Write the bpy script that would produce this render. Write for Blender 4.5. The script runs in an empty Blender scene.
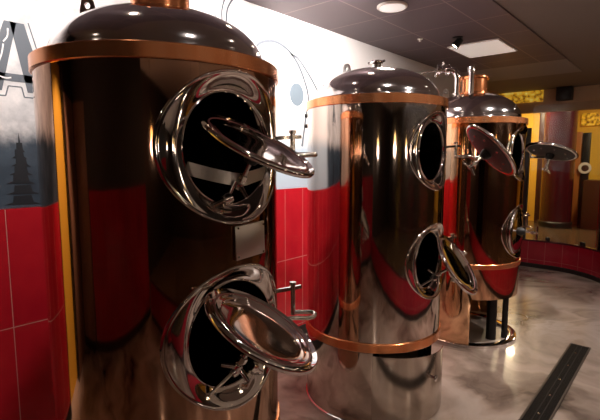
import bpy, bmesh, math, random
from math import sin, cos, pi, sqrt, asin, radians
from mathutils import Vector, Matrix
random.seed(7)
SC = bpy.context.scene
COL = SC.collection

# ------------------------------------------------------------------ materials
def mat(name, base=(.8, .8, .8), metal=0.0, rough=.5, emit=None, estr=0.0, coat=0.0, bump=None, spec=None):
    m = bpy.data.materials.new(name); m.use_nodes = True
    nt = m.node_tree; b = nt.nodes['Principled BSDF']
    b.inputs['Base Color'].default_value = (*base, 1)
    b.inputs['Metallic'].default_value = metal
    b.inputs['Roughness'].default_value = rough
    if coat: b.inputs['Coat Weight'].default_value = coat; b.inputs['Coat Roughness'].default_value = .06
    if spec is not None: b.inputs['Specular IOR Level'].default_value = spec
    if emit: b.inputs['Emission Color'].default_value = (*emit, 1); b.inputs['Emission Strength'].default_value = estr
    if bump:
        sc, st, stretch = bump
        tc = nt.nodes.new('ShaderNodeTexCoord'); mp = nt.nodes.new('ShaderNodeMapping')
        mp.inputs['Scale'].default_value = stretch
        n = nt.nodes.new('ShaderNodeTexNoise'); n.inputs['Scale'].default_value = sc; n.inputs['Detail'].default_value = 2
        bp = nt.nodes.new('ShaderNodeBump'); bp.inputs['Strength'].default_value = st; bp.inputs['Distance'].default_value = .02
        nt.links.new(tc.outputs['Object'], mp.inputs[0]); nt.links.new(mp.outputs[0], n.inputs['Vector'])
        nt.links.new(n.outputs['Fac'], bp.inputs['Height']); nt.links.new(bp.outputs[0], b.inputs['Normal'])
    return m

def node(nt, t, **kw):
    n = nt.nodes.new(t)
    for k, v in kw.items(): setattr(n, k, v)
    return n

def ramp(nt, stops):
    r = nt.nodes.new('ShaderNodeValToRGB')
    e = r.color_ramp.elements
    while len(e) < len(stops): e.new(.5)
    for el, (p, c) in zip(e, stops): el.position = p; el.color = (*c, 1)
    return r

def metal_polish(name, base, rough, wav=.06, tarnish=None):
    """polished sheet metal: gentle waves, faint tarnish mottling"""
    m = mat(name, base, 1.0, rough); nt = m.node_tree; b = nt.nodes['Principled BSDF']
    tc = node(nt, 'ShaderNodeTexCoord'); mp = node(nt, 'ShaderNodeMapping'); mp.inputs['Scale'].default_value = (3.5, 3.5, .8)
    n = node(nt, 'ShaderNodeTexNoise'); n.inputs['Scale'].default_value = 2.2; n.inputs['Detail'].default_value = 2
    bp = node(nt, 'ShaderNodeBump'); bp.inputs['Strength'].default_value = wav; bp.inputs['Distance'].default_value = .02
    nt.links.new(tc.outputs['Object'], mp.inputs[0]); nt.links.new(mp.outputs[0], n.inputs['Vector'])
    nt.links.new(n.outputs['Fac'], bp.inputs['Height']); nt.links.new(bp.outputs[0], b.inputs['Normal'])
    if tarnish:
        n2 = node(nt, 'ShaderNodeTexNoise'); n2.inputs['Scale'].default_value = 5; n2.inputs['Detail'].default_value = 5
        nt.links.new(mp.outputs[0], n2.inputs['Vector'])
        r = ramp(nt, [(.35, tarnish), (.65, base)])
        nt.links.new(n2.outputs['Fac'], r.inputs[0]); nt.links.new(r.outputs[0], b.inputs['Base Color'])
    return m

def tile_material(name, tint_a, tint_b, grout, gw=.018, gh=.008, rough=.16):
    m = mat(name, tint_a, 0, rough, coat=.4); nt = m.node_tree; b = nt.nodes['Principled BSDF']
    tc = node(nt, 'ShaderNodeTexCoord'); sp = node(nt, 'ShaderNodeSeparateXYZ')
    nt.links.new(tc.outputs['UV'], sp.inputs[0])
    def line(out, w):
        fr = node(nt, 'ShaderNodeMath', operation='FRACT'); nt.links.new(out, fr.inputs[0])
        lt = node(nt, 'ShaderNodeMath', operation='LESS_THAN'); nt.links.new(fr.outputs[0], lt.inputs[0]); lt.inputs[1].default_value = w
        return lt
    a = line(sp.outputs[0], gw); c = line(sp.outputs[1], gh)
    mx = node(nt, 'ShaderNodeMath', operation='MAXIMUM'); nt.links.new(a.outputs[0], mx.inputs[0]); nt.links.new(c.outputs[0], mx.inputs[1])
    n = node(nt, 'ShaderNodeTexNoise'); n.inputs['Scale'].default_value = 3; n.inputs['Detail'].default_value = 6
    nt.links.new(tc.outputs['Object'], n.inputs['Vector'])
    r = ramp(nt, [(.3, tint_a), (.7, tint_b)]); nt.links.new(n.outputs['Fac'], r.inputs[0])
    mi = node(nt, 'ShaderNodeMix', data_type='RGBA')
    nt.links.new(mx.outputs[0], mi.inputs[0]); nt.links.new(r.outputs[0], mi.inputs[6]); mi.inputs[7].default_value = (*grout, 1)
    nt.links.new(mi.outputs[2], b.inputs['Base Color'])
    bp = node(nt, 'ShaderNodeBump'); bp.inputs['Strength'].default_value = .3; bp.inputs['Distance'].default_value = .002; bp.invert = True
    nt.links.new(mx.outputs[0], bp.inputs['Height']); nt.links.new(bp.outputs[0], b.inputs['Normal'])
    return m

STEEL = metal_polish('polished_steel', (.80, .75, .73), .07, .03)
FLARE = metal_polish('collar_steel', (.80, .73, .69), .06, .16)
DOME = metal_polish('dome_steel', (.66, .61, .61), .12, .10)
BODY_A = metal_polish('copper_tinted_body', (.52, .30, .20), .055, .045)
BODY_B = metal_polish('steel_body', (.70, .59, .52), .06, .09)
BODY_C = metal_polish('amber_copper_body', (.76, .46, .28), .06, .05)
COPPER = metal_polish('copper_band', (1.0, .43, .20), .2, .14, (.90, .32, .12)); COPPER.node_tree.nodes['Principled BSDF'].inputs['Metallic'].default_value = .84
DARKREF = mat('painted_dark_reflection', (.035, .031, .029), .0, .4, spec=.3)  # dark mirrored surroundings on the lid backs put into a flat colour
INSHADE = mat('shaded_vessel_inside', (.10, .08, .07), .95, .22)  # shade inside and under the vessels put into a dark metal colour
GASKET = mat('red_rubber_seal', (.18, .05, .045), 0, .5)
BLACKM = mat('black_metal', (.015, .013, .013), .2, .4)
BRUSH = mat('brushed_plate', (.60, .54, .49), .75, .3, bump=(40, .06, (1, 1, 12)))
SATIN = mat('satin_steel_rod', (.72, .66, .61), 1.0, .2)
RED = tile_material('red_wall_tile', (.36, .008, .018), (.50, .016, .024), (.52, .20, .18))
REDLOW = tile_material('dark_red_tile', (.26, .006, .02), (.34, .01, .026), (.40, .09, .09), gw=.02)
WHITE = mat('white_plaster', (.83, .79, .79), 0, .6)
DARKW = mat('dark_wall_paint', (.010, .008, .008), 0, .5)
BEIGE = mat('taupe_ceiling_paint', (.20, .155, .135), 0, .7)
GREYB = mat('grey_soffit_paint', (.27, .245, .25), 0, .6)
YELLOW = mat('yellow_wall_paint', (.85, .50, .05), 0, .6)
TAN = mat('tan_wall_paint', (.50, .33, .20), 0, .6)
MAROON = mat('maroon_gloss_paint', (.055, .006, .011), 0, .25, coat=.3)
WOODO = mat('orange_wood', (.48, .18, .05), 0, .35, bump=(8, .1, (1, 1, .1)))
WOODK = mat('near_black_wood', (.022, .010, .007), 0, .45)
WOODD = mat('dark_brown_wood', (.07, .026, .014), 0, .35, bump=(8, .1, (1, 1, .1)))
BRONZE = mat('brown_door_paint', (.26, .14, .09), 0, .35)
OFFW = mat('off_white_plastic', (.8, .75, .7), 0, .45)

def make_floor():
    m = mat('marbled_resin_floor', (.4, .35, .3), 0, .25, coat=.2); nt = m.node_tree; b = nt.nodes['Principled BSDF']
    tc = node(nt, 'ShaderNodeTexCoord')
    n1 = node(nt, 'ShaderNodeTexNoise'); n1.inputs['Scale'].default_value = .7; n1.inputs['Detail'].default_value = 4
    n1.inputs['Distortion'].default_value = 1.2
    nt.links.new(tc.outputs['Object'], n1.inputs['Vector'])
    mixv = node(nt, 'ShaderNodeMix', data_type='RGBA'); mixv.inputs[0].default_value = .55
    nt.links.new(tc.outputs['Object'], mixv.inputs[6]); nt.links.new(n1.outputs['Color'], mixv.inputs[7])
    n2 = node(nt, 'ShaderNodeTexNoise'); n2.inputs['Scale'].default_value = 1.7; n2.inputs['Detail'].default_value = 7; n2.inputs['Distortion'].default_value = 1.4
    nt.links.new(mixv.outputs[2], n2.inputs['Vector'])
    r = ramp(nt, [(.32, (.055, .038, .030)), (.39, (.20, .15, .12)), (.50, (.36, .285, .235)), (.62, (.48, .395, .34)), (.72, (.28, .22, .18))])
    nt.links.new(n2.outputs['Fac'], r.inputs[0]); nt.links.new(r.outputs[0], b.inputs['Base Color'])
    return m
FLOOR = make_floor()
HALLF = mat('tan_hall_floor', (.10, .06, .032), 0, .2)

def ceil_tile():
    m = mat('dark_ceiling_panel', (.09, .07, .075), 0, .5, spec=.25); nt = m.node_tree; b = nt.nodes['Principled BSDF']
    tc = node(nt, 'ShaderNodeTexCoord'); sp = node(nt, 'ShaderNodeSeparateXYZ'); nt.links.new(tc.outputs['Object'], sp.inputs[0])
    outs = []
    for i, (off, per) in enumerate(((2.11, .585), (-3.42, .61))):
        a = node(nt, 'ShaderNodeMath', operation='ADD'); a.inputs[1].default_value = off + 50 * per; nt.links.new(sp.outputs[i], a.inputs[0])
        d = node(nt, 'ShaderNodeMath', operation='DIVIDE'); d.inputs[1].default_value = per; nt.links.new(a.outputs[0], d.inputs[0])
        f = node(nt, 'ShaderNodeMath', operation='FRACT'); nt.links.new(d.outputs[0], f.inputs[0])
        l = node(nt, 'ShaderNodeMath', operation='LESS_THAN'); l.inputs[1].default_value = .012 / per; nt.links.new(f.outputs[0], l.inputs[0]); outs.append(l)
    mx = node(nt, 'ShaderNodeMath', operation='MAXIMUM'); nt.links.new(outs[0].outputs[0], mx.inputs[0]); nt.links.new(outs[1].outputs[0], mx.inputs[1])
    mi = node(nt, 'ShaderNodeMix', data_type='RGBA'); nt.links.new(mx.outputs[0], mi.inputs[0])
    mi.inputs[6].default_value = (.135, .102, .112, 1); mi.inputs[7].default_value = (.26, .19, .185, 1)
    nt.links.new(mi.outputs[2], b.inputs['Base Color'])
    return m
CEILT = ceil_tile()

def mural_print():
    """printed wall covering: white, a slate seascape at its low near end, pale blue low down further along"""
    m = mat('mural_print', (.8, .8, .8), 0, .55); nt = m.node_tree; b = nt.nodes['Principled BSDF']
    tc = node(nt, 'ShaderNodeTexCoord'); sp = node(nt, 'ShaderNodeSeparateXYZ'); nt.links.new(tc.outputs['Object'], sp.inputs[0])
    n = node(nt, 'ShaderNodeTexNoise'); n.inputs['Scale'].default_value = 5; n.inputs['Detail'].default_value = 8; n.inputs['Roughness'].default_value = .65
    nt.links.new(tc.outputs['Object'], n.inputs['Vector'])
    def mr(out, a, c):
        q = node(nt, 'ShaderNodeMapRange'); q.interpolation_type = 'SMOOTHSTEP'
        q.inputs[1].default_value = a; q.inputs[2].default_value = c; nt.links.new(out, q.inputs[0]); return q
    def ma(op, a, c):
        q = node(nt, 'ShaderNodeMath', operation=op)
        for i, v in enumerate((a, c)):
            if isinstance(v, (int, float)): q.inputs[i].default_value = v
            else: nt.links.new(v, q.inputs[i])
        return q.outputs[0]
    z = sp.outputs[2]; y = sp.outputs[1]
    nz = ma('MULTIPLY', ma('SUBTRACT', n.outputs['Fac'], .5), .16)
    sea = mr(ma('ADD', z, nz), 1.83, 1.70)                # below the misty skyline
    near = mr(y, 1.45, 1.25)                                   # only the near stretch of wall
    cloud = ramp(nt, [(.35, (.46, .46, .48)), (.6, (.74, .71, .71))]); nt.links.new(n.outputs['Fac'], cloud.inputs[0])
    seac = ramp(nt, [(.3, (.016, .028, .045)), (.7, (.05, .075, .105))]); nt.links.new(n.outputs['Fac'], seac.inputs[0])
    def mix(f, a, c):
        q = node(nt, 'ShaderNodeMix', data_type='RGBA'); nt.links.new(f, q.inputs[0])
        for i, v in ((6, a), (7, c)):
            if isinstance(v, tuple): q.inputs[i].default_value = (*v, 1)
            else: nt.links.new(v, q.inputs[i])
        return q.outputs[2]
    left = mix(sea.outputs[0], cloud.outputs[0], seac.outputs[0])
    low = mr(z, 1.86, 1.70)
    right = mix(low.outputs[0], (.85, .82, .82), (.38, .46, .54))
    nt.links.new(mix(near.outputs[0], right, left), b.inputs['Base Color'])
    return m
MURAL = mural_print()
SLATE = mat('slate_print', (.10, .115, .14), 0, .55)
PALEB = mat('pale_blue_print', (.14, .18, .22), 0, .55)
WHITEP = mat('white_print', (.78, .76, .76), 0, .55)
INK = mat('dark_pagoda_print', (.008, .011, .016), 0, .55)

def glass():
    m = bpy.data.materials.new('clear_glass'); m.use_nodes = True; nt = m.node_tree; nt.nodes.clear()
    o = node(nt, 'ShaderNodeOutputMaterial'); t = node(nt, 'ShaderNodeBsdfTransparent'); t.inputs[0].default_value = (.93, .93, .91, 1)
    g = node(nt, 'ShaderNodeBsdfGlossy'); g.inputs['Roughness'].default_value = .02
    f = node(nt, 'ShaderNodeFresnel'); f.inputs[0].default_value = 1.35
    x = node(nt, 'ShaderNodeMixShader'); nt.links.new(f.outputs[0], x.inputs[0]); nt.links.new(t.outputs[0], x.inputs[1]); nt.links.new(g.outputs[0], x.inputs[2])
    nt.links.new(x.outputs[0], o.inputs[0]); return m
GLASS = glass()
def lamp_glow(name, c, s): return mat(name, (.9, .9, .9), 0, .4, emit=c, estr=s)
GLOW = lamp_glow('warm_lamp_glow', (1, .84, .68), 28)
GLOWS = lamp_glow('soft_ceiling_glow', (1, .86, .76), .35)
GLOWD = lamp_glow('round_lamp_glow', (1, .90, .82), .5)
GLOWY = lamp_glow('yellow_lamp_glow', (1, .62, .20), 4)
GLOWA = lamp_glow('lit_yellow_panel', (1, .62, .10), .35)
_n = GLOWA.node_tree; _b = _n.nodes['Principled BSDF']; _t = node(_n, 'ShaderNodeTexCoord'); _q = node(_n, 'ShaderNodeTexNoise'); _q.inputs['Scale'].default_value = 14; _q.inputs['Detail'].default_value = 4
_r = ramp(_n, [(.38, (.25, .10, .01)), (.55, (.95, .52, .03)), (.7, (1, .75, .16))]); _n.links.new(_t.outputs['Object'], _q.inputs['Vector']); _n.links.new(_q.outputs['Fac'], _r.inputs[0]); _n.links.new(_r.outputs[0], _b.inputs['Emission Color']); _n.links.new(_r.outputs[0], _b.inputs['Base Color'])

# ------------------------------------------------------------------ mesh helpers
def finish(bm, ang=35):
    bmesh.ops.recalc_face_normals(bm, faces=bm.faces)
    for f in bm.faces: f.smooth = True
    for e in bm.edges:
        if len(e.link_faces) == 2 and e.calc_face_angle(0) > radians(ang): e.smooth = False
        elif len(e.link_faces) != 2: e.smooth = True
def obj(name, bm, m, parent=None, ang=35, fin=True):
    if fin: finish(bm, ang)
    me = bpy.data.meshes.new(name); bm.to_mesh(me); bm.free()
    me.materials.append(m)
    o = bpy.data.objects.new(name, me); COL.objects.link(o)
    if parent: o.parent = parent
    return o
def thing(name, label, cat, loc=(0, 0, 0), group=None):
    o = bpy.data.objects.new(name, None); COL.objects.link(o); o.location = loc; o.empty_display_size = .1
    o['label'] = label; o['category'] = cat
    if group: o['group'] = group
    return o
def tag(o, label, cat, group=None):
    o['label'] = label; o['category'] = cat
    if group: o['group'] = group
    return o
def struct(name, bm, m, ang=35):
    o = obj(name, bm, m, None, ang); o['kind'] = 'structure'; return o
def box(bm, lo, hi, bev=0.0):
    vs = [bm.verts.new((x, y, z)) for x in (lo[0], hi[0]) for y in (lo[1], hi[1]) for z in (lo[2], hi[2])]
    fs = [bm.faces.new([vs[i] for i in q]) for q in ((0, 1, 3, 2), (4, 6, 7, 5), (0, 4, 5, 1), (2, 3, 7, 6), (0, 2, 6, 4), (1, 5, 7, 3))]
    if bev:
        es = {e for f in fs for e in f.edges}
        bmesh.ops.bevel(bm, geom=list(es), offset=bev, segments=2, affect='EDGES', profile=.5)
    return bm
def bx(lo, hi, bev=0.0): return box(bmesh.new(), lo, hi, bev)
def lathe(bm, prof, M=Matrix(), segs=96, a0=0.0, a1=2 * pi, closed=False):
    """revolve (r,z) points about local Z, carried by M"""
    full = abs(a1 - a0 - 2 * pi) < 1e-6
    segs = int(segs); n = segs if full else segs + 1
    rings = []
    for r, z in prof:
        if r < 1e-6: rings.append([bm.verts.new(M @ Vector((0, 0, z)))])
        else: rings.append([bm.verts.new(M @ Vector((r * cos(a0 + (a1 - a0) * i / segs), r * sin(a0 + (a1 - a0) * i / segs), z))) for i in range(n)])
    pairs = list(zip(rings, rings[1:])) + ([(rings[-1], rings[0])] if closed else [])
    for A, B in pairs:
        for i in range(segs):
            j = (i + 1) % n
            if len(A) == 1 and len(B) == 1: continue
            if len(A) == 1: q = [A[0], B[i], B[j]]
            elif len(B) == 1: q = [A[i], A[j], B[0]]
            else: q = [A[i], A[j], B[j], B[i]]
            bm.faces.new(q)
    if not full and closed:
        bm.faces.new([r[0] for r in rings]); bm.faces.new([r[-1] for r in rings][::-1])
    return bm
def spline(pts, n=8):
    P = [Vector(p) for p in pts]; out = []
    for i in range(len(P) - 1):
        a = P[max(i - 1, 0)]; b = P[i]; c = P[i + 1]; d = P[min(i + 2, len(P) - 1)]
        for k in range(n):
            t = k / n
            out.append(.5 * (2 * b + (c - a) * t + (2 * a - 5 * b + 4 * c - d) * t * t + (3 * b - a - 3 * c + d) * t ** 3))
    out.append(P[-1]); return out
def tube(bm, pts, r, segs=14, cap=True):
    P = [Vector(p) for p in pts]
    rr = r if isinstance(r, (list, tuple)) else [r] * len(P)
    t = (P[1] - P[0]).normalized()
    u = t.orthogonal().normalized(); rings = []
    for i, p in enumerate(P):
        tt = ((P[min(i + 1, len(P) - 1)] - P[max(i - 1, 0)])).normalized()
        u = (u - tt * u.dot(tt)).normalized(); v = tt.cross(u)
        rings.append([bm.verts.new(p + (u * cos(2 * pi * k / segs) + v * sin(2 * pi * k / segs)) * rr[i]) for k in range(segs)])
    for A, B in zip(rings, rings[1:]):
        for k in range(segs): bm.faces.new([A[k], A[(k + 1) % segs], B[(k + 1) % segs], B[k]])
    if cap: bm.faces.new(rings[0][::-1]); bm.faces.new(rings[-1])
    return bm
def strap(bm, pts, w, t, up=(0, 0, 1)):
    """flat bar: height w along up, thickness t"""
    P = [Vector(p) for p in pts]; up = Vector(up); rings = []
    for i, p in enumerate(P):
        tt = (P[min(i + 1, len(P) - 1)] - P[max(i - 1, 0)]).normalized()
        u = (up - tt * up.dot(tt)).normalized(); s = tt.cross(u)
        rings.append([bm.verts.new(p + u * a * w / 2 + s * c * t / 2) for a, c in ((1, 1), (1, -1), (-1, -1), (-1, 1))])
    for A, B in zip(rings, rings[1:]):
        for k in range(4): bm.faces.new([A[k], A[(k + 1) % 4], B[(k + 1) % 4], B[k]])
    bm.faces.new(rings[0][::-1]); bm.faces.new(rings[-1]); return bm
def frame(origin, zdir, hint=(0, 0, 1)):
    z = Vector(zdir).normalized(); h = Vector(hint)
    if abs(z.dot(h)) > .97: h = Vector((1, 0, 0))
    x = (h - z * h.dot(z)).normalized(); y = z.cross(x)
    M = Matrix(((x.x, y.x, z.x, origin[0]), (x.y, y.y, z.y, origin[1]), (x.z, y.z, z.z, origin[2]), (0, 0, 0, 1)))
    return M
def prism(bm, poly, x0, x1):
    """polygon in (y,z) given depth along x"""
    A = [bm.verts.new((x0, y, z)) for y, z in poly]; B = [bm.verts.new((x1, y, z)) for y, z in poly]
    bm.faces.new(A); bm.faces.new(B[::-1])
    for i in range(len(A)):
        j = (i + 1) % len(A); bm.faces.new([A[i], B[i], B[j], A[j]])
    return bm
def wall_run(path, z0, z1, th, per_u=.2331, per_v=.63, v0=.12, u0=0.0):
    """a wall following a plan path; thickness goes to the right of travel"""
    bm = bmesh.new(); uvl = bm.loops.layers.uv.new('UVMap')
    P = [Vector((p[0], p[1], 0)) for p in path]; L = [0]
    for a, b in zip(P, P[1:]): L.append(L[-1] + (b - a).length)
    off = []
    for i in range(len(P)):
        t = (P[min(i + 1, len(P) - 1)] - P[max(i - 1, 0)]).normalized(); off.append(P[i] + Vector((t.y, -t.x, 0)) * th)
    cols = [[bm.verts.new((q.x, q.y, z)) for q, z in ((p, z0), (p, z1), (o, z1), (o, z0))] for p, o in zip(P, off)]
    def uvq(vs, us, vv):
        f = bm.faces.new(vs)
        for l, u, v in zip(f.loops, us, vv): l[uvl].uv = ((u + u0) / per_u, (v - v0) / per_v)
    for i in range(len(P) - 1):
        A, B = cols[i], cols[i + 1]; a, b = L[i], L[i + 1]
        uvq([A[0], B[0], B[1], A[1]], (a, b, b, a), (z0, z0, z1, z1))
        uvq([A[2], B[2], B[3], A[3]], (a, b, b, a), (z1, z1, z0, z0))
        uvq([A[1], B[1], B[2], A[2]], (a, b, b, a), (z1 - .02,) * 4)
        uvq([A[3], B[3], B[0], A[0]], (a, b, b, a), (z0 + .02,) * 4)
    for c in (cols[0], cols[-1]): uvq(c, (0.1, .1, .12, .12), (z0, z1, z1, z0))
    return bm

# ------------------------------------------------------------------ the room
CZ = 1.634; XW = -2.65; H = 2.84; RT = 1.38
struct('floor', bx((-4.6, -3.2, -.08), (8, 15, 0)), FLOOR)
low = spline([(a, b, 0) for a, b in [(-2.65, 7.33), (-1.95, 7.34), (-1.40, 7.34), (-1.10, 7.23), (-.80, 6.95), (-.5, 6.3), (-.2, 5.3), (.25, 4.2), (.55, 3.2), (.8, 1.5), (.85, .2), (.85, -1.75)]], 6)
low2 = [(p.x, p.y) for p in low]
# hall floor beyond the low wall
bm = bmesh.new()
loop = []
for i, p in enumerate(low):
    t = (low[min(i + 1, len(low) - 1)] - low[max(i - 1, 0)]).normalized(); q = p + Vector((-t.y, t.x, 0)) * .06
    loop.append((q.x, q.y))
loop += [(.91, -3.1), (7.9, -3.1), (7.9, 14.9), (-4.5, 14.9), (-4.5, 7.39)]
top = [bm.verts.new((x, y, .006)) for x, y in loop]; bm.faces.new(top)
bmesh.ops.triangulate(bm, faces=bm.faces[:]); struct('floor_hall', bm, HALLF)

struct('wall_left', bx((XW - .12, -.30, 0), (XW, 7.45, H)), WHITE)
struct('trim_1', wall_run([(XW + .014, -.30), (XW + .014, 7.32)], .10, RT, -.0135, u0=.1505), RED)
struct('baseboard_left', bx((XW + .0005, -.30, 0), (XW + .02, 7.3, .0995), .003), BLACKM)
struct('wall_left_doorway', bx((XW - .12, -1.0, 2.32), (XW, -.30, H)), DARKW)
struct('wall_left_rear', bx((XW - .12, -1.87, 0), (XW, -1.0, H)), DARKW)
struct('door_2', bx((XW + .0005, -1.80, .005), (XW + .03, -1.03, 2.1), .004), BRONZE)
bm = bmesh.new(); box(bm, (XW - .11, -.325, 0), (XW + .018, -.3005, 2.31)); box(bm, (XW - .11, -1.0, 0), (XW + .018, -.97, 2.31)); box(bm, (XW - .11, -.97, 2.28), (XW + .018, -.325, 2.31))
struct('trim_2', bm, BLACKM)
# lit yellow lobby behind the doorway
struct('wall_lobby', bx((-2.92, -1.1, 0), (-2.78, -.2, 2.5)), YELLOW)
# wall behind the camera
struct('wall_back', bx((XW - .12, -1.99, 0), (.86, -1.871, H)), DARKW)
struct('trim_3', wall_run([(.86, -1.855), (-2.0, -1.855)], .09, RT, -.0145), REDLOW)  # same red tile, the weaker light here put into a darker colour
struct('baseboard_back', bx((-2.0, -1.8705, 0), (.86, -1.845, .0895)), BLACKM)
d = bx((-2.60, -1.8705, .09), (-2.04, -1.83, 2.1), .004); d = struct('door_1', d, BRONZE)
bm = bx((-2.63, -1.8705, 0), (-2.01, -1.825, .089)); struct('trim_4', bm, BLACKM)
# ceiling: taupe plaster, a dark tiled field over the tanks, a grey margin
struct('ceiling', bx((XW - .12, -2.0, H), (1.0, 8.8, H + .08)), BEIGE)
struct('ceiling_side', bx((1.0, -3.2, H), (8, 8.8, H + .08)), WHITE)
struct('ceiling_tiles', bx((XW + .001, -.2, H - .012), (-1.235, 6.25, H - .0005)), CEILT)
struct('ceiling_margin', bx((XW + .001, 6.251, H - .010), (-1.24, 7.28, H - .0005)), GREYB)
struct('wall_bulkhead', bx((-4.6, 8.8, 2.46), (8, 8.95, 3.35)), TAN)
struct('ceiling_hall', bx((-4.6, 8.95, 3.3), (8, 15, 3.38)), TAN)
struct('wall_hall_left', bx((-4.7, 7.46, 0), (-4.6, 15, 3.38)), YELLOW)
struct('wall_hall_return', bx((-4.6, 7.46, 0), (XW - .13, 7.56, H)), TAN)
struct('wall_hall_far', bx((-4.6, 13.0, 0), (8, 13.1, 3.38)), YELLOW)
struct('wall_right', bx((6.5, -3.2, 0), (6.6, 13, 3.38)), WOODK)
struct('wall_rear_right', bx((.87, -3.2, 0), (6.5, -3.1, H)), WOODK)
# curved low wall
struct('wall_low', wall_run(low2, .065, .40, -.055, u0=.09), REDLOW)
struct('baseboard_low', wall_run([(p.x, p.y) for p in low], 0, .0645, -.058), BLACKM)
struct('trim_5', wall_run([(p.x, p.y) for p in low], .4005, .425, -.06), MAROON)

# glass panes on the low wall, each with its clamps
def pane(i0, i1, label):
    t = thing('glass_pane', label, 'glass pane', (low[i0].x, low[i0].y, .4255), 'glass panes on the curved low wall')
    o0 = Vector((low[i0].x, low[i0].y, .4255))
    pts = low[i0:i1 + 1]; n = []
    for i, p in enumerate(pts):
        k = i0 + i; tt = (low[min(k + 1, len(low) - 1)] - low[max(k - 1, 0)]).normalized(); n.append(p + Vector((-tt.y, tt.x, 0)) * .025)
    n[0] = n[0] + (n[1] - n[0]).normalized() * .006; n[-1] = n[-1] - (n[-1] - n[-2]).normalized() * .006
    bm = wall_run([(p.x - o0.x, p.y - o0.y) for p in n], 0.0, 2.0, -.010)
    obj('sheet', bm, GLASS, t)
    for f in (.22, .78):
        q = f * (len(n) - 1); a = int(q); p = n[a].lerp(n[a + 1], q - a); tt = (n[a + 1] - n[a]).normalized(); s = Vector((tt.y, -tt.x, 0))
        bm = bmesh.new(); box(bm, (-.028, -.022, 0), (.028, .022, .055), .004)
        ang = math.atan2(tt.y, tt.x); c = p - s * .005 - Vector((o0.x, o0.y, 0))
        bmesh.ops.transform(bm, matrix=Matrix.Translation((c.x, c.y, 0)) @ Matrix.Rotation(ang, 4, 'Z'), verts=bm.verts)
        obj('clamp', bm, BLACKM, t)
pane(7, 21, 'glass pane with black clamps on the low wall beside the far tank')
pane(21, 33, 'next glass pane round the bend of the low red wall at the picture edge')
pane(33, 46, 'glass pane facing the middle tank, out of the picture')
pane(46, 57, 'glass pane nearest the camera, out of the picture')
p = low[7]
tag(obj('mullion_post', bx((p.x - .075, p.y - .02, .4255), (p.x - .010, p.y + .05, 2.10), .003), BLACKM), 'black upright post at the near tank side end of the glass', 'post')

# ------------------------------------------------------------------ mural
t = thing('wall_mural', 'white and slate printed mural with a big letter A above the red tiles', 'mural', (XW, 0, 0))
obj('print', bx((0.0003, -.30, RT + .002), (.004, 7.3, H - .013)), MURAL, t)
def ribbon(pts, w, x0=.004, x1=.0055):
    bm = bmesh.new(); P = spline([(0, a, b) for a, b in pts], 8); A = []
    for i, q in enumerate(P):
        tt = (P[min(i + 1, len(P) - 1)] - P[max(i - 1, 0)]).normalized(); s = Vector((0, -tt.z, tt.y)) * w / 2
        A.append([bm.verts.new((x, (q + s * k).y, (q + s * k).z)) for x, k in ((x0, 1), (x1, 1), (x1, -1), (x0, -1))])
    for a, c in zip(A, A[1:]):
        for k in range(4): bm.faces.new([a[k], a[(k + 1) % 4], c[(k + 1) % 4], c[k]])
    bm.faces.new(A[0]); bm.faces.new(A[-1][::-1]); return bm
# letter A : legs, bar
bm = bmesh.new()
prism(bm, [(.775, 2.325), (.83, 2.325), (.745, 1.98), (.655, 1.98)], .004, .0062)
prism(bm, [(.80, 2.325), (.865, 2.325), (.955, 1.98), (.862, 1.98)], .004, .0062)
prism(bm, [(.72, 2.068), (.90, 2.068), (.905, 2.03), (.71, 2.03)], .004, .0062)
lt = obj('letter', bm, SLATE, t)
for q in ([(.70, 2.045), (.735, 2.05), (.765, 2.043), (.79, 2.048)], [(.74, 2.12), (.755, 2.16), (.765, 2.21)], [(.765, 2.22), (.785, 2.25), (.79, 2.29)]):
    obj('scribble', ribbon(q, .007, .0062, .007), WHITEP, lt)
def outline(pts, w):
    bm = bmesh.new()
    for a, c in zip(pts, pts[1:]):
        b2 = ribbon([a, c], w); me = bpy.data.meshes.new('tmp'); b2.to_mesh(me); bm.from_mesh(me); bpy.data.meshes.remove(me)
    return bm
obj('letter_outline', outline([(.885, 2.335), (.985, 1.955), (.845, 1.955), (.835, 2.005), (.775, 2.005), (.76, 1.955), (.63, 1.955)], .006), SLATE, t)
# pagoda shaped silhouette
bm = bmesh.new()
for k, (zz, w) in enumerate(((1.40, .085), (1.455, .075), (1.51, .066), (1.555, .055), (1.60, .045), (1.64, .036), (1.675, .026))):
    cy = .805 + .004 * sin(k * 2.1)
    prism(bm, [(cy - w, zz), (cy - w * .55, zz + .012), (cy - w * .5, zz + .045), (cy + w * .5, zz + .045), (cy + w * .6, zz + .010), (cy + w, zz - .004)], .004, .0058 + k * .0001)
prism(bm, [(.80, 1.70), (.811, 1.70), (.806, 1.77)], .004, .006)
obj('pagoda', bm, INK, t)
# ellipse and sweeping lines
bm = bmesh.new(); prism(bm, [(2.98 + .092 * cos(a * pi / 24), 2.195 + .098 * sin(a * pi / 24)) for a in range(48)], .004, .0058); obj('oval_spot', bm, PALEB, t, 60)
for q, w in (([(2.42, 2.40), (2.49, 2.50), (2.57, 2.56), (2.71, 2.59), (2.86, 2.555), (2.98, 2.47), (3.08, 2.33), (3.135, 2.18), (3.10, 2.0), (3.05, 1.75)], .024),
             ([(2.90, 2.52), (2.98, 2.51), (3.08, 2.44), (3.2, 2.33), (3.3, 2.22)], .02), ([(2.42, 2.52), (2.52, 2.47), (2.60, 2.42)], .022),
             ([(2.20, 2.81), (2.165, 2.70), (2.17, 2.58)], .012), ([(2.27, 2.81), (2.215, 2.72), (2.2, 2.58)], .014), ([(2.10, 2.70), (2.11, 2.6)], .006)):
    obj('sweeping_line', ribbon(q, w), SLATE if w != .022 else PALEB, t)

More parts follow.
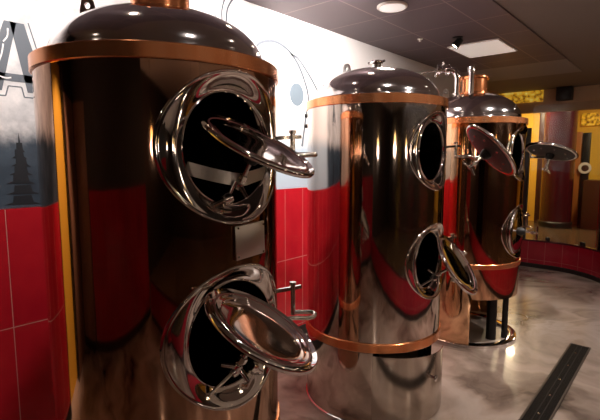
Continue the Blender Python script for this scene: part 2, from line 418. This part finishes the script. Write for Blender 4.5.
# ------------------------------------------------------------------ tanks
R = .45; RY = .271; RZ = .259; PY = .30; PZ = .277
def body_mesh(rad, z0, z1, zcs, ry, rz):
    """cylinder wall with elliptical openings facing +x"""
    bm = bmesh.new(); pm = asin(PY / R); N = 110
    X = lambda y: sqrt(max(rad * rad - y * y, 0))
    k = rad / R
    def grid(p0, p1, n, za, zb):
        A = [[bm.verts.new((rad * cos(p0 + (p1 - p0) * i / n), rad * sin(p0 + (p1 - p0) * i / n), z)) for i in range(n + 1)] for z in (za, zb)]
        for i in range(n): bm.faces.new([A[0][i], A[0][i + 1], A[1][i + 1], A[1][i]])
    grid(pm, 2 * pi - pm, N, z0, z1)
    zs = sorted(zcs); cur = z0
    for zc in zs:
        if zc - PZ > cur: grid(-pm, pm, 36, cur, zc - PZ)
        M, S = 128, 6; prev = None; rows = []
        for s in range(S + 1):
            row = []
            for i in range(M):
                a = 2 * pi * i / M; c, q = cos(a), sin(a); mx = max(abs(c), abs(q))
                y = (ry * c) * (1 - s / S) + PY * k * (c / mx) * s / S; z = (rz * q) * (1 - s / S) + PZ * (q / mx) * s / S
                row.append(bm.verts.new((X(y), y, zc + z)))
            rows.append(row)
        for A, B in zip(rows, rows[1:]):
            for i in range(M): bm.faces.new([A[i], B[i], B[(i + 1) % M], A[(i + 1) % M]])
        cur = zc + PZ
    if cur < z1 - 1e-4: grid(-pm, pm, 36, cur, z1)
    for f in bm.faces: f.smooth = True
    return bm
def radial_obj(name, bm, m, parent):
    bmesh.ops.recalc_face_normals(bm, faces=bm.faces)
    me = bpy.data.meshes.new(name)
    for f in bm.faces:
        c = f.calc_center_median()
        if f.normal.x * c.x + f.normal.y * c.y < 0: f.normal_flip()
    bm.to_mesh(me); bm.free(); me.materials.append(m)
    ns = [Vector((v.co.x, v.co.y, 0)).normalized()[:] for v in me.vertices]
    me.normals_split_custom_set_from_vertices(ns)
    o = bpy.data.objects.new(name, me); COL.objects.link(o); o.parent = parent; return o
def collar(zc, rr, dr, oy, oz, neck):
    """polished saddle ring: dished flare from the tank wall in to a flat round mouth, then a short neck"""
    bm = bmesh.new(); M = 128; rows = []
    for j in range(0, 29):
        s = j / 28
        row = []
        for i in range(M):
            a = 2 * pi * i / M; c, q = cos(a), sin(a)
            ry = oy + (rr - oy) * s; rz = oz + (rr - oz) * s
            y = ry * c; z = rz * q
            base = sqrt(R * R - y * y); e = s * s * (3 - 2 * s)
            tt = min(max((s - .08) / .92, 0), 1); e = .45 * tt + .55 * tt * tt * (3 - 2 * tt)
            x = base * (1 - e) + dr * e + .0015 + .004 * math.exp(-((s - .10) / .06) ** 2) + .003 * sin(pi * tt)
            if j == 0: x = base - .012
            row.append(bm.verts.new((x, y, zc + z)))
        rows.append(row)
    for rad, x in ((rr - .001, dr + .004), (rr - .003, dr + .005), (rr - .005, dr + .003), (rr - .006, dr - .02), (rr - .006, dr - neck), (rr + .008, dr - neck - .003)):
        rows.append([bm.verts.new((x, rad * cos(2 * pi * i / M), zc + rad * sin(2 * pi * i / M))) for i in range(M)])
    for A, B in zip(rows, rows[1:]):
        for i in range(M): bm.faces.new([A[i], A[(i + 1) % M], B[(i + 1) % M], B[i]])
    return bm

def lid(tank, c, n, r=.202, tool='wing'):
    """round dished door; n points out of its dished face"""
    M = frame(c, n); q = r - .214
    bm = bmesh.new()
    prof = [(0, -.018), (.05, -.0175), (.09, -.016), (.125, -.0135), (.150 + q, -.010), (.160 + q, -.006), (.166 + q, -.002), (.176 + q, -.002), (.180 + q, .003), (.192 + q, .003), (.196 + q, .0), (.202 + q, .004), (.208 + q, .009), (.214 + q, .006), (.217 + q, -.002), (.214 + q, -.010), (.205 + q, -.013), (.195 + q, -.011), (.165 + q, -.012), (.150 + q, -.016), (.125, -.020), (.09, -.0235), (.05, -.0255), (0, -.026)]
    L = obj('manway_lid', lathe(bm, prof, M, 96), STEEL, tank, 60)
    bm = bmesh.new(); lathe(bm, [(.1815 + q, .0025), (.185 + q, .0065), (.1885 + q, .0025)], M, 96); obj('seal', bm, GASKET, L)
    bm = bmesh.new(); lathe(bm, [(.0, -.0275), (.09, -.0265), (.150 + q, -.0178), (.168 + q, -.0150), (.190 + q, -.0140), (.194 + q, -.0115)], M, 64); obj('added_back_plate', bm, DARKREF if tool == 'wing' else FLARE, L)  # added cover; dark reflections of the open lids go into its colour
    if tool == 'wing' and c[0] > .6:
        for k in range(8):
            a = k * pi / 4; bm = bmesh.new(); lathe(bm, [(0, -.026), (.007, -.0255), (.009, -.015)], M @ Matrix.Translation((.13 * cos(a), .13 * sin(a), 0)), 10); obj('bolt', bm, STEEL, L)
    # hub and stem on the domed side
    bm = bmesh.new(); lathe(bm, [(0, -.020), (.034, -.022), (.036, -.036), (.030, -.055), (.020, -.072), (0, -.073)], M, 32); obj('hub', bm, BLACKM, L)
    bm = bmesh.new(); tube(bm, [M @ Vector((0, 0, -.070)), M @ Vector((0, 0, -.175))], .0085, 12)
    lathe(bm, [(.0085, -.120), (.016, -.121), (.016, -.140), (.0085, -.141)], M, 6)
    obj('stem', bm, SATIN, L)
    bm = bmesh.new()
    if tool == 'wing':
        for s in (-1, 1): tube(bm, [M @ Vector((0, 0, -.160)), M @ Vector((s * .022, .006, -.166)), M @ Vector((s * .052, .012, -.178))], [.010, .009, .007], 12)
        lathe(bm, [(0, -.150), (.014, -.151), (.016, -.160), (.014, -.172), (0, -.173)], M, 20)
    else:
        tube(bm, [M @ Vector((-.06, 0, -.165)), M @ Vector((.06, 0, -.165))], .008, 12)
    obj('wing_nut', bm, STEEL, L)
    return M

def hinge(tank, zc, hub, shut):
    hb, ha = (.048, -.018) if zc > 1.3 else (.108, .008)
    """pin beside the mouth, its bracket on the collar, and the bent rod that carries the lid"""
    d, y = .432, .292
    bm = bmesh.new(); tube(bm, [(d, y, zc + ha - .010), (d, y, zc + hb + .014)], .0095, 16); lathe(bm, [(0, .0), (.014, .0), (.014, .012), (0, .014)], Matrix.Translation((d, y, zc + hb + .014)), 20); obj('hinge_pin', bm, SATIN, tank)
    bm = bmesh.new(); strap(bm, [(.368, .205, zc + hb - .012), (.405, .245, zc + hb - .004), (d, y, zc + hb), (d + .012, y + .035, zc + hb + .002)], .014, .012); obj('hinge_bracket', bm, SATIN, tank)
    a0 = Vector((d, y, zc + ha)); h = Vector(hub)
    if shut: P = [a0, (d + .06, y - .06, zc + ha), (d + .07, .12, zc), hub]
    elif h.y > .2: P = [a0, (d + .08, y + .012, zc + ha), a0.lerp(h, .6) + Vector((.02, 0, -.01)), hub]
    else: P = [a0, (d + .055, y + .048, zc + ha), (d + .082, y + .040, zc + ha - .002), (d + .085, y + .0, zc + ha - .004), (d + .06, .17, (zc + ha + 2 * h.z) / 3), hub]
    bm = bmesh.new(); tube(bm, spline(P, 8), .0085, 12); obj('lid_arm', bm, SATIN, tank)

def yoke(tank, zc, drop, x=.40):
    bm = bmesh.new(); pts = spline([(x - .06, -.138, zc - drop + .032), (x - .005, -.06, zc - drop + .006), (x + .03, .02, zc - drop - .010), (x + .018, .09, zc - drop - .002), (x - .005, .178, zc - drop + .012)], 8)
    strap(bm, pts, .044, .007); obj('yoke_bar', bm, BRUSH, tank)
def latch_wing(tank, a, b, c):
    bm = bmesh.new(); tube(bm, spline([a, b], 2), .007, 10); tube(bm, spline([b, c], 2), .007, 10)
    v = Vector(b)
    lathe(bm, [(0, -.018), (.018, -.016), (.022, 0), (.018, .016), (0, .018)], frame(b, Vector(c) - v), 16)
    obj('latch_wing', bm, SATIN, tank)

def make_tank(loc, label, body, zb, zl, dome_h, lug, cap, skirt_m, cut, mw, zu, zlo):
    t = thing('brewing_tank', label, 'tank', loc, 'polished brewing tanks along the mural wall')
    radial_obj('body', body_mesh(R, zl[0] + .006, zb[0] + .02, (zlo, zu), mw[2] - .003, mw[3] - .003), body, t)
    radial_obj('shaded_liner', body_mesh(R - .03, zl[0] + .02, zb[0] + .02, (zlo, zu), mw[0] + .015, mw[0] + .015), INSHADE, t)  # inner wall added so the mouths look dark, the shade in its colour
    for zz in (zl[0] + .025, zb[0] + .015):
        bm = bmesh.new(); lathe(bm, [(0, zz), (R - .03, zz)], segs=64); obj('shaded_liner_end', bm, INSHADE, t)
    for nm, (a, b) in (('upper_band', zb), ('lower_band', zl)):
        bm = bmesh.new(); lathe(bm, [(R - .004, a), (R + .006, a), (R + .009, a + .003), (R + .009, b - .003), (R + .006, b), (R - .004, b)], segs=160, closed=True); obj(nm, bm, COPPER, t)
    # domed head
    a = R - .047; z0 = zb[1] - .001; prof = [(R + .004, z0), (a + .012, z0 + .002), (a + .002, z0 + .008)]
    for k in range(0, 25):
        q = k / 24 * pi / 2; prof.append((a * cos(q) ** .95 if q < pi / 2 - 1e-6 else 0, z0 + .014 + (dome_h - .014) * sin(q)))
    bm = bmesh.new(); lathe(bm, prof, segs=128); obj('dome', bm, DOME, t, 50)
    zt = z0 + dome_h
    # lifting lug
    la = radians(lug[0]); M = Matrix.Translation((lug[1] * cos(la), lug[1] * sin(la), z0 + .014 + (dome_h - .014) * sqrt(1 - (lug[1] / a) ** 2) + (.022 if lug[1] > .26 else -.010))) @ Matrix.Rotation(la, 4, 'Z')
    bm = bmesh.new(); out = [(-.030, 0), (-.030, .05), (-.022, .085), (-.010, .100), (.010, .100), (.022, .085), (.030, .05), (.030, 0)]
    ring = [(.012 * cos(i * pi / 4 + pi / 8 + pi), .066 + .012 * sin(i * pi / 4 + pi / 8 + pi)) for i in range(8)]
    fr = {}
    for yy in (-.005, .005):
        o = [bm.verts.new(M @ Vector((x, yy, z))) for x, z in out]; h = [bm.verts.new(M @ Vector((.013 * cos(pi * 1.25 - i * pi / 3.5), yy, .066 + .013 * sin(pi * 1.25 - i * pi / 3.5)))) for i in range(8)]
        fr[yy] = (o, h)
        for i in range(7): bm.faces.new([o[i], o[i + 1], h[i + 1], h[i]])
        bm.faces.new([o[7], o[0], h[0], h[7]])
    for w in (0, 1):
        A, B = fr[-.005][w], fr[.005][w]
        for i in range(8): bm.faces.new([A[i], A[(i + 1) % 8], B[(i + 1) % 8], B[i]])
    obj('lifting_lug', bm, STEEL, t)
    if cap == 'chimney':
        zc0 = zt - .032
        bm = bmesh.new(); lathe(bm, [(.110, zc0), (.110, zc0 + .17), (.0, zc0 + .172)], segs=64); ch = obj('chimney', bm, COPPER, t)
        for zz in (zc0 + .004, zc0 + .148):
            bm = bmesh.new(); lathe(bm, [(.110, zz), (.124, zz), (.126, zz + .003), (.126, zz + .026), (.124, zz + .029), (.110, zz + .029)], segs=64); obj('flange', bm, COPPER, ch)
    else:
        bm = bmesh.new(); lathe(bm, [(.026, zt - .004), (.026, zt + .020), (.030, zt + .022), (.030, zt + .030), (0, zt + .031)], segs=32); c = obj('filler_neck', bm, STEEL, t)
        bm = bmesh.new(); lathe(bm, [(0, zt + .031), (.04, zt + .031), (.043, zt + .036), (.043, zt + .048), (.036, zt + .054), (0, zt + .056)], segs=10); obj('filler_cap', bm, STEEL, c)
        for s in (-1, 1):
            bm = bmesh.new(); tube(bm, [(s * .03, 0, zt + .042), (s * .062, 0, zt + .046)], .008, 10); obj('cap_grip', bm, STEEL, c)
    # skirt down to the floor
    p0, p1, zc = radians(cut[0]), radians(cut[1]), cut[2]
    bm = bmesh.new()
    lathe(bm, [(R - .006, zc), (R - .003, zc + .0), (R - .001, zl[0] + .008)], segs=120)
    lathe(bm, [(R - .001, .024), (R - .001, zc)], segs=90, a0=p1, a1=p0 + 2 * pi)
    lathe(bm, [(R - .018, .024), (R - .018, zc)], segs=90, a0=p1, a1=p0 + 2 * pi)
    obj('skirt', bm, skirt_m, t, 50)
    bm = bmesh.new(); lathe(bm, [(R - .055, 0), (R + .006, 0), (R + .006, .022), (R - .002, .026), (R - .055, .026)], segs=120, closed=True); obj('base_ring', bm, STEEL, t)
    bm = bmesh.new(); lathe(bm, [(0, zc + .03), (R - .019, zc + .03)], segs=64); obj('underside', bm, INSHADE, t)
    for cx, cy, lr in cut[3]:
        c = (cx, cy); bm = bmesh.new(); tube(bm, [(c[0], c[1], .0), (c[0], c[1], zc + .03)], lr, 20); obj('leg', bm, BLACKM, t)
    for zz in (zlo, zu): obj('manway_collar', collar(zz, *mw), FLARE, t, 60)
    return t

T1 = make_tank((-1.615, 1.016, 0), 'nearest and largest looking polished tank, beside the letter A mural', BODY_A, (1.937, 1.987), (.49, .545), .215, (221, .285), 'chimney', BODY_A, (-55, 40, .46, ((-.2, -.3, .036), (-.2, .3, .036))), (.195, .400, .274, .262, .05), 1.672, 1.008)
T2 = make_tank((-1.606, 2.592, 0), 'middle polished tank with a small filler cap on its dome', BODY_B, (1.952, 2.005), (.482, .539), .215, (188, .216), 'cap', BODY_B, (-52, 50, .475, ((-.15, -.32, .036), (-.2, .3, .036))), (.177, .402, .252, .240, .15), 1.683, 1.010)
T3 = make_tank((-1.556, 4.188, 0), 'farthest polished tank, coppery, with an open skirt and pipework on top', BODY_C, (1.936, 1.986), (.70, .742), .25, (215, .25), 'chimney', BODY_C, (-64, 80, .43, ((.27, -.06, .044), (.355, .045, .026), (-.33, 0, .04))), (.177, .402, .252, .240, .10), 1.683, 1.010)

# lids (local to each tank)
LIDS = [(T1, (.505, .040, 1.684), (.462, .160, .872), 1.672, .210, 'wing'),
        (T1, (.592, -.032, 1.085), (.413, .327, .850), 1.008, .210, 'wing'),
        (T2, (.655, .290, 1.691), (.581, .487, .653), 1.672, .202, 'wing'),
        (T2, (.562, .066, .997), (.812, .139, .566), 1.008, .202, 'wing'),
        (T3, (.640, .092, 1.701), (.137, .328, .935), 1.672, .202, 'wing'),
        (T3, (.425, 0, 1.008), (-1, 0, .02), 1.008, .202, 'bar')]   # the last one is shut: dished face inward
for T, c, n, zc, lr, tool in LIDS:
    lid(T, c, n, lr, tool); hinge(T, zc, Vector(c) - Vector(n).normalized() * .055, tool == 'bar')
yoke(T1, 1.672, .098)
latch_wing(T1, (.44, -.01, 1.56), (.42, -.03, 1.50), (.40, -.10, 1.47))
latch_wing(T1, (.44, .02, .93), (.43, -.02, .88), (.42, -.12, .83))
latch_wing(T1, (.42, .10, .90), (.43, .07, .86), (.425, .12, .82))
latch_wing(T2, (.45, .03, .93), (.44, .0, .90), (.41, -.10, .87))
latch_wing(T2, (.50, .10, .92), (.52, .13, .88), (.53, .2, .85))
# name plate between the doors of the near tank
bm = bx((-.003, -.074, -.060), (.003, .074, .060), .0025)
bmesh.ops.transform(bm, matrix=Matrix.Translation((.453, .044, 1.350)) @ Matrix.Rotation(radians(4.5), 4, 'Z') @ Matrix.Rotation(radians(2), 4, 'X'), verts=bm.verts)
npl = obj('name_plate', bm, BRUSH, T1)
for yy in (-.064, .064):
    for zz in (-.050, .050):
        bm = bmesh.new(); tube(bm, [(.450, .044 + yy, 1.350 + zz), (.460 - yy * .08, .044 + yy, 1.350 + zz)], .004, 10); obj('rivet', bm, SATIN, npl)
# curved cover plate over the skirt opening of the middle tank
bm = bmesh.new(); lathe(bm, [(.475, .012), (.479, .012), (.479, .45), (.475, .45)], segs=60, a0=radians(-57), a1=radians(21), closed=True)
for v in bm.verts:
    if v.co.z > .4: v.co.z = .475 - .062 * (math.atan2(v.co.y, v.co.x) + radians(57)) / radians(74)
cv = obj('skirt_cover', bm, metal_polish('cover_sheet', (.55, .47, .41), .13, .08), T2, 50)
bm = bmesh.new(); tube(bm, [(.47 * cos(-.12), .47 * sin(-.12), .29), (.505 * cos(-.12), .505 * sin(-.12), .29)], .012, 14); lathe(bm, [(0, 0), (.02, .002), (.02, .010), (0, .013)], frame((.503 * cos(-.12), .503 * sin(-.12), .29), (cos(-.12), sin(-.12), 0)), 20); obj('latch_knob', bm, STEEL, cv)
# small side bosses of the middle tank
for zz in (1.93, 1.86):
    a = radians(-150); d0 = Vector((cos(a), sin(a), 0)); bm = bmesh.new(); tube(bm, [d0 * .44 + Vector((0, 0, zz)), d0 * .475 + Vector((0, 0, zz))], .014, 14); obj('side_boss', bm, BLACKM, T2)
# pipework on the far tank
zt = 1.985 + .25
bm = bmesh.new(); tube(bm, spline([(-.11, -.12, zt - .06), (-.11, -.12, zt + .10), (-.115, -.125, zt + .155), (-.14, -.14, zt + .195), (-.19, -.17, zt + .205)], 8), .026, 18)
pp = obj('vent_pipe', bm, STEEL, T3)
bm = bmesh.new(); lathe(bm, [(.026, 0), (.042, .0), (.042, .016), (.026, .016)], Matrix.Translation((-.11, -.12, zt - .02)), 32, closed=True); obj('pipe_flange', bm, STEEL, pp)
bm = bmesh.new()
M = frame((-.185, -.167, zt + .205), (-.8, -.5, .05)) @ Matrix.Scale(1.35, 4)
lathe(bm, [(0, -.01), (.036, -.01), (.036, .012), (.022, .016), (.022, .045), (.034, .05), (.034, .07), (0, .072)], M, 20)
tube(bm, [M @ Vector((0, 0, .03)), M @ Vector((.05, 0, .03))], .012, 12); tube(bm, [M @ Vector((.05, -.03, .03)), M @ Vector((.05, .03, .03))], .009, 10)
tube(bm, [M @ Vector((0, 0, .06)), M @ Vector((-.05, .0, .075))], .012, 12)
obj('valve', bm, STEEL, pp)
bm = bmesh.new(); tube(bm, [(-.24, -.20, zt + .208), (-.6, -.42, zt + .15), (-1.085, -.55, zt + .12)], .007, 10); obj('thin_line', bm, SATIN, pp)
bm = bmesh.new(); tube(bm, [(.03, -.155, zt - .06), (.03, -.155, zt + .16)], .024, 18); lathe(bm, [(0, 0), (.034, 0), (.036, .05), (.032, .06), (.0, .062)], Matrix.Translation((.03, -.155, zt + .155)), 24); obj('sight_tube', bm, STEEL, T3)

# ------------------------------------------------------------------ floor drain
t = thing('floor_drain', 'long dark slotted drain grate set in the marbled floor', 'drain', (-.63, 2.6, 0))
y0, y1 = -1.2, 1.86
bm = bmesh.new(); box(bm, (-.075, y0, .0005), (.075, y1, .004)); obj('trough', bm, BLACKM, t)
bm = bmesh.new()
for a, b in (((-.078, y0), (-.066, y1)), ((.066, y0), (.078, y1)), ((-.066, y0), (.066, y0 + .01)), ((-.066, y1 - .01), (.066, y1))): box(bm, (a[0], a[1], .0045), (b[0], b[1], .012))
obj('edge_frame', bm, mat('dark_steel_edge', (.10, .08, .07), .8, .4), t)
bm = bmesh.new(); y = y0 + .02
while y < y1 - .02:
    box(bm, (-.065, y, .0045), (.065, y + .007, .010)); y += .0145
box(bm, (-.02, y0 + .012, .0045), (-.014, y1 - .012, .0095)); box(bm, (.014, y0 + .012, .0045), (.02, y1 - .012, .0095))
g = obj('grate', bm, mat('dark_grate', (.018, .015, .013), .2, .6, spec=.2), t)
for k in range(10):
    bm = bmesh.new(); lathe(bm, [(0, .0135), (.008, .0125), (.009, .010)], Matrix.Translation((0, y0 + .15 + k * .3, 0)), 12); obj('bolt', bm, SATIN, g)

# ------------------------------------------------------------------ ceiling fittings
CT = H - .012
t = thing('ceiling_lamp', 'round white lamp flush on the dark ceiling above the middle tank', 'lamp', (-1.865, 3.225, CT))
bm = bmesh.new(); lathe(bm, [(0, -.001), (.118, -.001), (.118, -.012), (.108, -.020), (.10, -.018)], segs=48); obj('rim', bm, OFFW, t)
bm = bmesh.new(); lathe(bm, [(.10, -.018), (.07, -.026), (0, -.030)], segs=48); obj('diffuser', bm, GLOWD, t)
t = thing('ceiling_panel', 'square pale panel set in the dark ceiling above the far tank', 'ceiling panel', (-1.81, 5.08, CT))
bm = bmesh.new(); box(bm, (-.265, -.325, -.010), (.265, .325, -.0005)); obj('frame', bm, OFFW, t)
bm = bmesh.new(); box(bm, (-.250, -.31, -.013), (.250, .31, -.0105)); obj('diffuser', bm, GLOWS, t)
t = thing('spotlight', 'small black tilting spotlight beside the square ceiling panel', 'spotlight', (-1.84, 4.46, CT))
bm = bmesh.new(); lathe(bm, [(0, -.001), (.05, -.001), (.05, -.010), (0, -.011)], segs=32); obj('mount', bm, BLACKM, t)
bm = bmesh.new(); Ms = frame((.0, 0, -.055), (-.55, -.35, -.76)); lathe(bm, [(0, -.05), (.03, -.048), (.038, .02), (.042, .045), (.036, .045), (.034, .03)], Ms, 32); tube(bm, [(0, 0, -.008), (0, 0, -.05)], .010, 10); obj('head', bm, BLACKM, t)
bm = bmesh.new(); lathe(bm, [(0, .032), (.034, .032)], Ms, 32); obj('lens', bm, GLOW, t)
tag(obj('sprinkler', lathe(bmesh.new(), [(0, .002), (.026, .002), (.024, -.010), (.010, -.014), (.010, -.03), (0, -.03)], Matrix.Translation((-2.14, 4.26, CT)), 24), OFFW), 'tiny pale sprinkler head in the dark ceiling near the wall', 'sprinkler')

def area(name, loc, tgt, size, power, col=(1, .84, .70), spread=pi):
    l = bpy.data.lights.new(name, 'AREA'); l.shape = 'DISK'; l.size = size; l.energy = power; l.color = col; l.spread = spread
    o = bpy.data.objects.new(name, l); COL.objects.link(o); o.location = loc
    o.rotation_euler = (Vector(tgt) - Vector(loc)).to_track_quat('-Z', 'Y').to_euler(); return o
def spot(name, loc, tgt, power, ang=70, blend=.6, col=(1, .92, .86), rad=.03):
    l = bpy.data.lights.new(name, 'SPOT'); l.energy = power; l.color = col; l.spot_size = radians(ang); l.spot_blend = blend; l.shadow_soft_size = rad
    o = bpy.data.objects.new(name, l); COL.objects.link(o); o.location = loc
    o.rotation_euler = (Vector(tgt) - Vector(loc)).to_track_quat('-Z', 'Y').to_euler(); return o
def downlight(x, y, label, tgt=None, power=60, ang=100, z=CT):
    t = thing('downlight', label, 'downlight', (x, y, z), 'ceiling downlights')
    bm = bmesh.new(); lathe(bm, [(.036, -.0005), (.05, -.0005), (.05, -.006), (.036, -.008)], segs=32); obj('rim', bm, SATIN, t)
    bm = bmesh.new(); lathe(bm, [(0, -.003), (.036, -.003)], segs=32); obj('lens', bm, GLOW, t)
    spot('downlight_beam', (x, y, z - .03), tgt or (x, y, 0), power, ang)
downlight(-1.65, .75, 'ceiling downlight above the nearest tank, out of the picture', (-2.65, .8, 2.0), 95)
downlight(-1.75, 1.85, 'ceiling downlight between the near and middle tanks, out of the picture', (-2.65, 2.2, 2.1), 85)
downlight(-1.70, 2.60, 'ceiling downlight above the middle tank dome, out of the picture', (-2.65, 3.2, 2.15), 170)
downlight(-.75, 1.9, 'ceiling downlight in the taupe ceiling out in front of the near tank', (-.6, 2.4, 0), 24, 110, H)
downlight(-.55, 3.6, 'ceiling downlight in the taupe ceiling above the floor drain', None, 130, 110, H)
downlight(-.35, 5.6, 'ceiling downlight in the taupe ceiling by the bend of the low wall', None, 60, 110, H)
downlight(-.35, .9, 'downlight added for glints just ahead of the camera, out of the picture', (-1.4, 1.0, 1.9), 8, 60, H)  # unseen lamp, added with the next two for glints on the steel
downlight(.15, 2.5, 'downlight added for glints across the aisle from the middle tank, out of the picture', (-1.4, 2.6, 1.7), 40, 70, H)  # added out of view to sparkle in collars and lids
downlight(.05, 4.4, 'downlight added for glints across the aisle from the far tank, out of the picture', (-1.4, 4.2, 1.6), 45, 70, H)  # another added lamp, there for highlights on the metal
downlight(-1.75, -.75, 'downlight added to brighten the yellow doorway, out of the picture', (-2.78, -.68, 1.35), 190, 48, H)  # unseen lamp added to brighten the yellow strip mirrored in the near tank
area('ceiling_lamp_light', (-1.865, 3.225, CT - .035), (-1.865, 3.225, 0), .2, 8)
spot('spotlight_beam', (-1.86, 4.45, CT - .09), (-2.6, 3.9, 1.6), 25, 80)
# ------------------------------------------------------------------ hall beyond the glass
t = thing('round_column', 'glossy maroon round column standing in the hall behind the glass', 'column', (-2.44, 12.2, .006))
bm = bmesh.new(); lathe(bm, [(.34, .15), (.34, 3.28)], segs=64); obj('shaft', bm, MAROON, t)
bm = bmesh.new(); lathe(bm, [(0, 0), (.37, 0), (.37, .13), (.35, .15), (.30, .15)], segs=64); obj('plinth', bm, BLACKM, t)
t = thing('wood_door', 'orange wooden door panel on the far hall wall beside the column', 'door', (-2.20, 12.995, .006))
obj('leaf', bx((-.11, -.04, 0), (.10, -.002, 2.3), .004), WOODO, t)
tag(obj('dark_panel', bx((-2.085, 12.90, .006), (-1.92, 12.995, 2.28), .004), BLACKM), 'black tall panel on the far hall wall beside the orange door', 'panel')
tag(obj('wood_counter', bx((-1.90, 12.2, .006), (-.4, 12.9, 1.15), .01), WOODD), 'brown wooden counter in the hall behind the glass', 'counter')
t = thing('round_sign', 'round whitish sign on the wall above the brown counter', 'sign', (-2.0, 12.88, 1.42))
bm = bmesh.new(); lathe(bm, [(0, .02), (.13, .02), (.14, .012), (.14, 0)], frame((0, 0, 0), (0, -1, 0)), 40); obj('disc', bm, OFFW, t)
bm = bmesh.new(); lathe(bm, [(.0, .023), (.075, .023), (.08, .02)], frame((.01, 0, .0), (0, -1, 0)), 40); obj('emblem', bm, WOODD, t)
tag(obj('yellow_panel', bx((-2.80, 8.77, 2.64), (-2.06, 8.801, 2.838), .005), None or GLOWA), 'glowing yellow mottled panel on the bulkhead above the far tank', 'lit panel')
tag(obj('black_loudspeaker', bx((-1.83, 8.62, 2.62), (-1.60, 8.801, 2.8395), .01), BLACKM), 'black box loudspeaker fixed high on the tan bulkhead', 'loudspeaker')
tag(obj('upper_shelf_light', bx((-2.15, 12.93, 2.45), (-1.2, 12.999, 2.75), .01), GLOWA), 'glowing yellow strip panel high on the far hall wall', 'lit panel')
tag(obj('pilaster', bx((-3.06, 12.85, .006), (-2.94, 12.999, 3.29), .004), WOODD), 'thin dark upright pilaster on the yellow hall wall', 'pilaster')
for k, (x, y) in enumerate(((-3.1, 11.7), (-1.2, 11.2), (1.8, 10.5))):
    lab = ('hall ceiling lamp nearest the yellow wall behind the tanks', 'hall ceiling lamp in front of the brown counter', 'hall ceiling lamp far round to the side, out of the picture')[k]
    t = thing('hall_lamp', lab, 'lamp', (x, y, 3.3), 'lamps of the hall ceiling'); bm = bmesh.new(); lathe(bm, [(0, -.001), (.14, -.001), (.14, -.05), (0, -.06)], segs=32); obj('shade', bm, GLOWY, t)
    area('hall_light', (x, y, 3.2), (x, y, 0), .3, (62, 45, 45)[k], (1, .80, .50))
for k, (x, y) in enumerate(((2.2, 7.2), (2.4, 4.9), (2.6, 2.6), (2.6, .3), (1.9, -2.2), (4.6, 6.0), (4.6, 1.6))):  # unseen pendants added for warm streaks in the tank reflections
    lab = 'added amber pendant lamp %s' % ('past the bend of the low wall', 'across the glass from the far tank', 'across the glass from the middle tank', 'across the glass from the near tank', 'behind the camera by the rear wall', 'deep in the hall opposite the far tank', 'deep in the hall opposite the near tank')[k] + ', out of the picture'
    t = thing('added_pendant_lamp', lab, 'lamp', (x, y, 1.85), 'amber pendant lamps added for tank reflections')
    bm = bmesh.new(); lathe(bm, [(0, 0), (.05, .01), (.085, .05), (.09, .10), (.06, .15), (.02, .17), (0, .17)], segs=32); obj('globe', bm, GLOWY, t)
    bm = bmesh.new(); tube(bm, [(0, 0, .168), (0, 0, H - 1.851)], .006, 8); obj('cord', bm, BLACKM, t)
    l = bpy.data.lights.new('added_pendant_light', 'POINT'); l.energy = 9; l.color = (1, .80, .66); l.shadow_soft_size = .1
    o = bpy.data.objects.new('added_pendant_light', l); COL.objects.link(o); o.location = (x, y, 1.78)

# ------------------------------------------------------------------ world, camera, view
w = bpy.data.worlds.new('dim_room'); SC.world = w; w.use_nodes = True
w.node_tree.nodes['Background'].inputs[0].default_value = (.25, .18, .13, 1); w.node_tree.nodes['Background'].inputs[1].default_value = .12
cam = bpy.data.cameras.new('camera'); cam.sensor_width = 36; cam.lens = 447.2 / 600 * 36; cam.clip_start = .02
co = bpy.data.objects.new('camera', cam); COL.objects.link(co); co.location = (0, 0, CZ); co.rotation_euler = (radians(90 - 6.456), 0, radians(41.2))
SC.camera = co
vs = SC.view_settings; vs.view_transform = 'Standard'; vs.look = 'None'; vs.gamma = 1; vs.use_curve_mapping = False; vs.exposure = 0.12
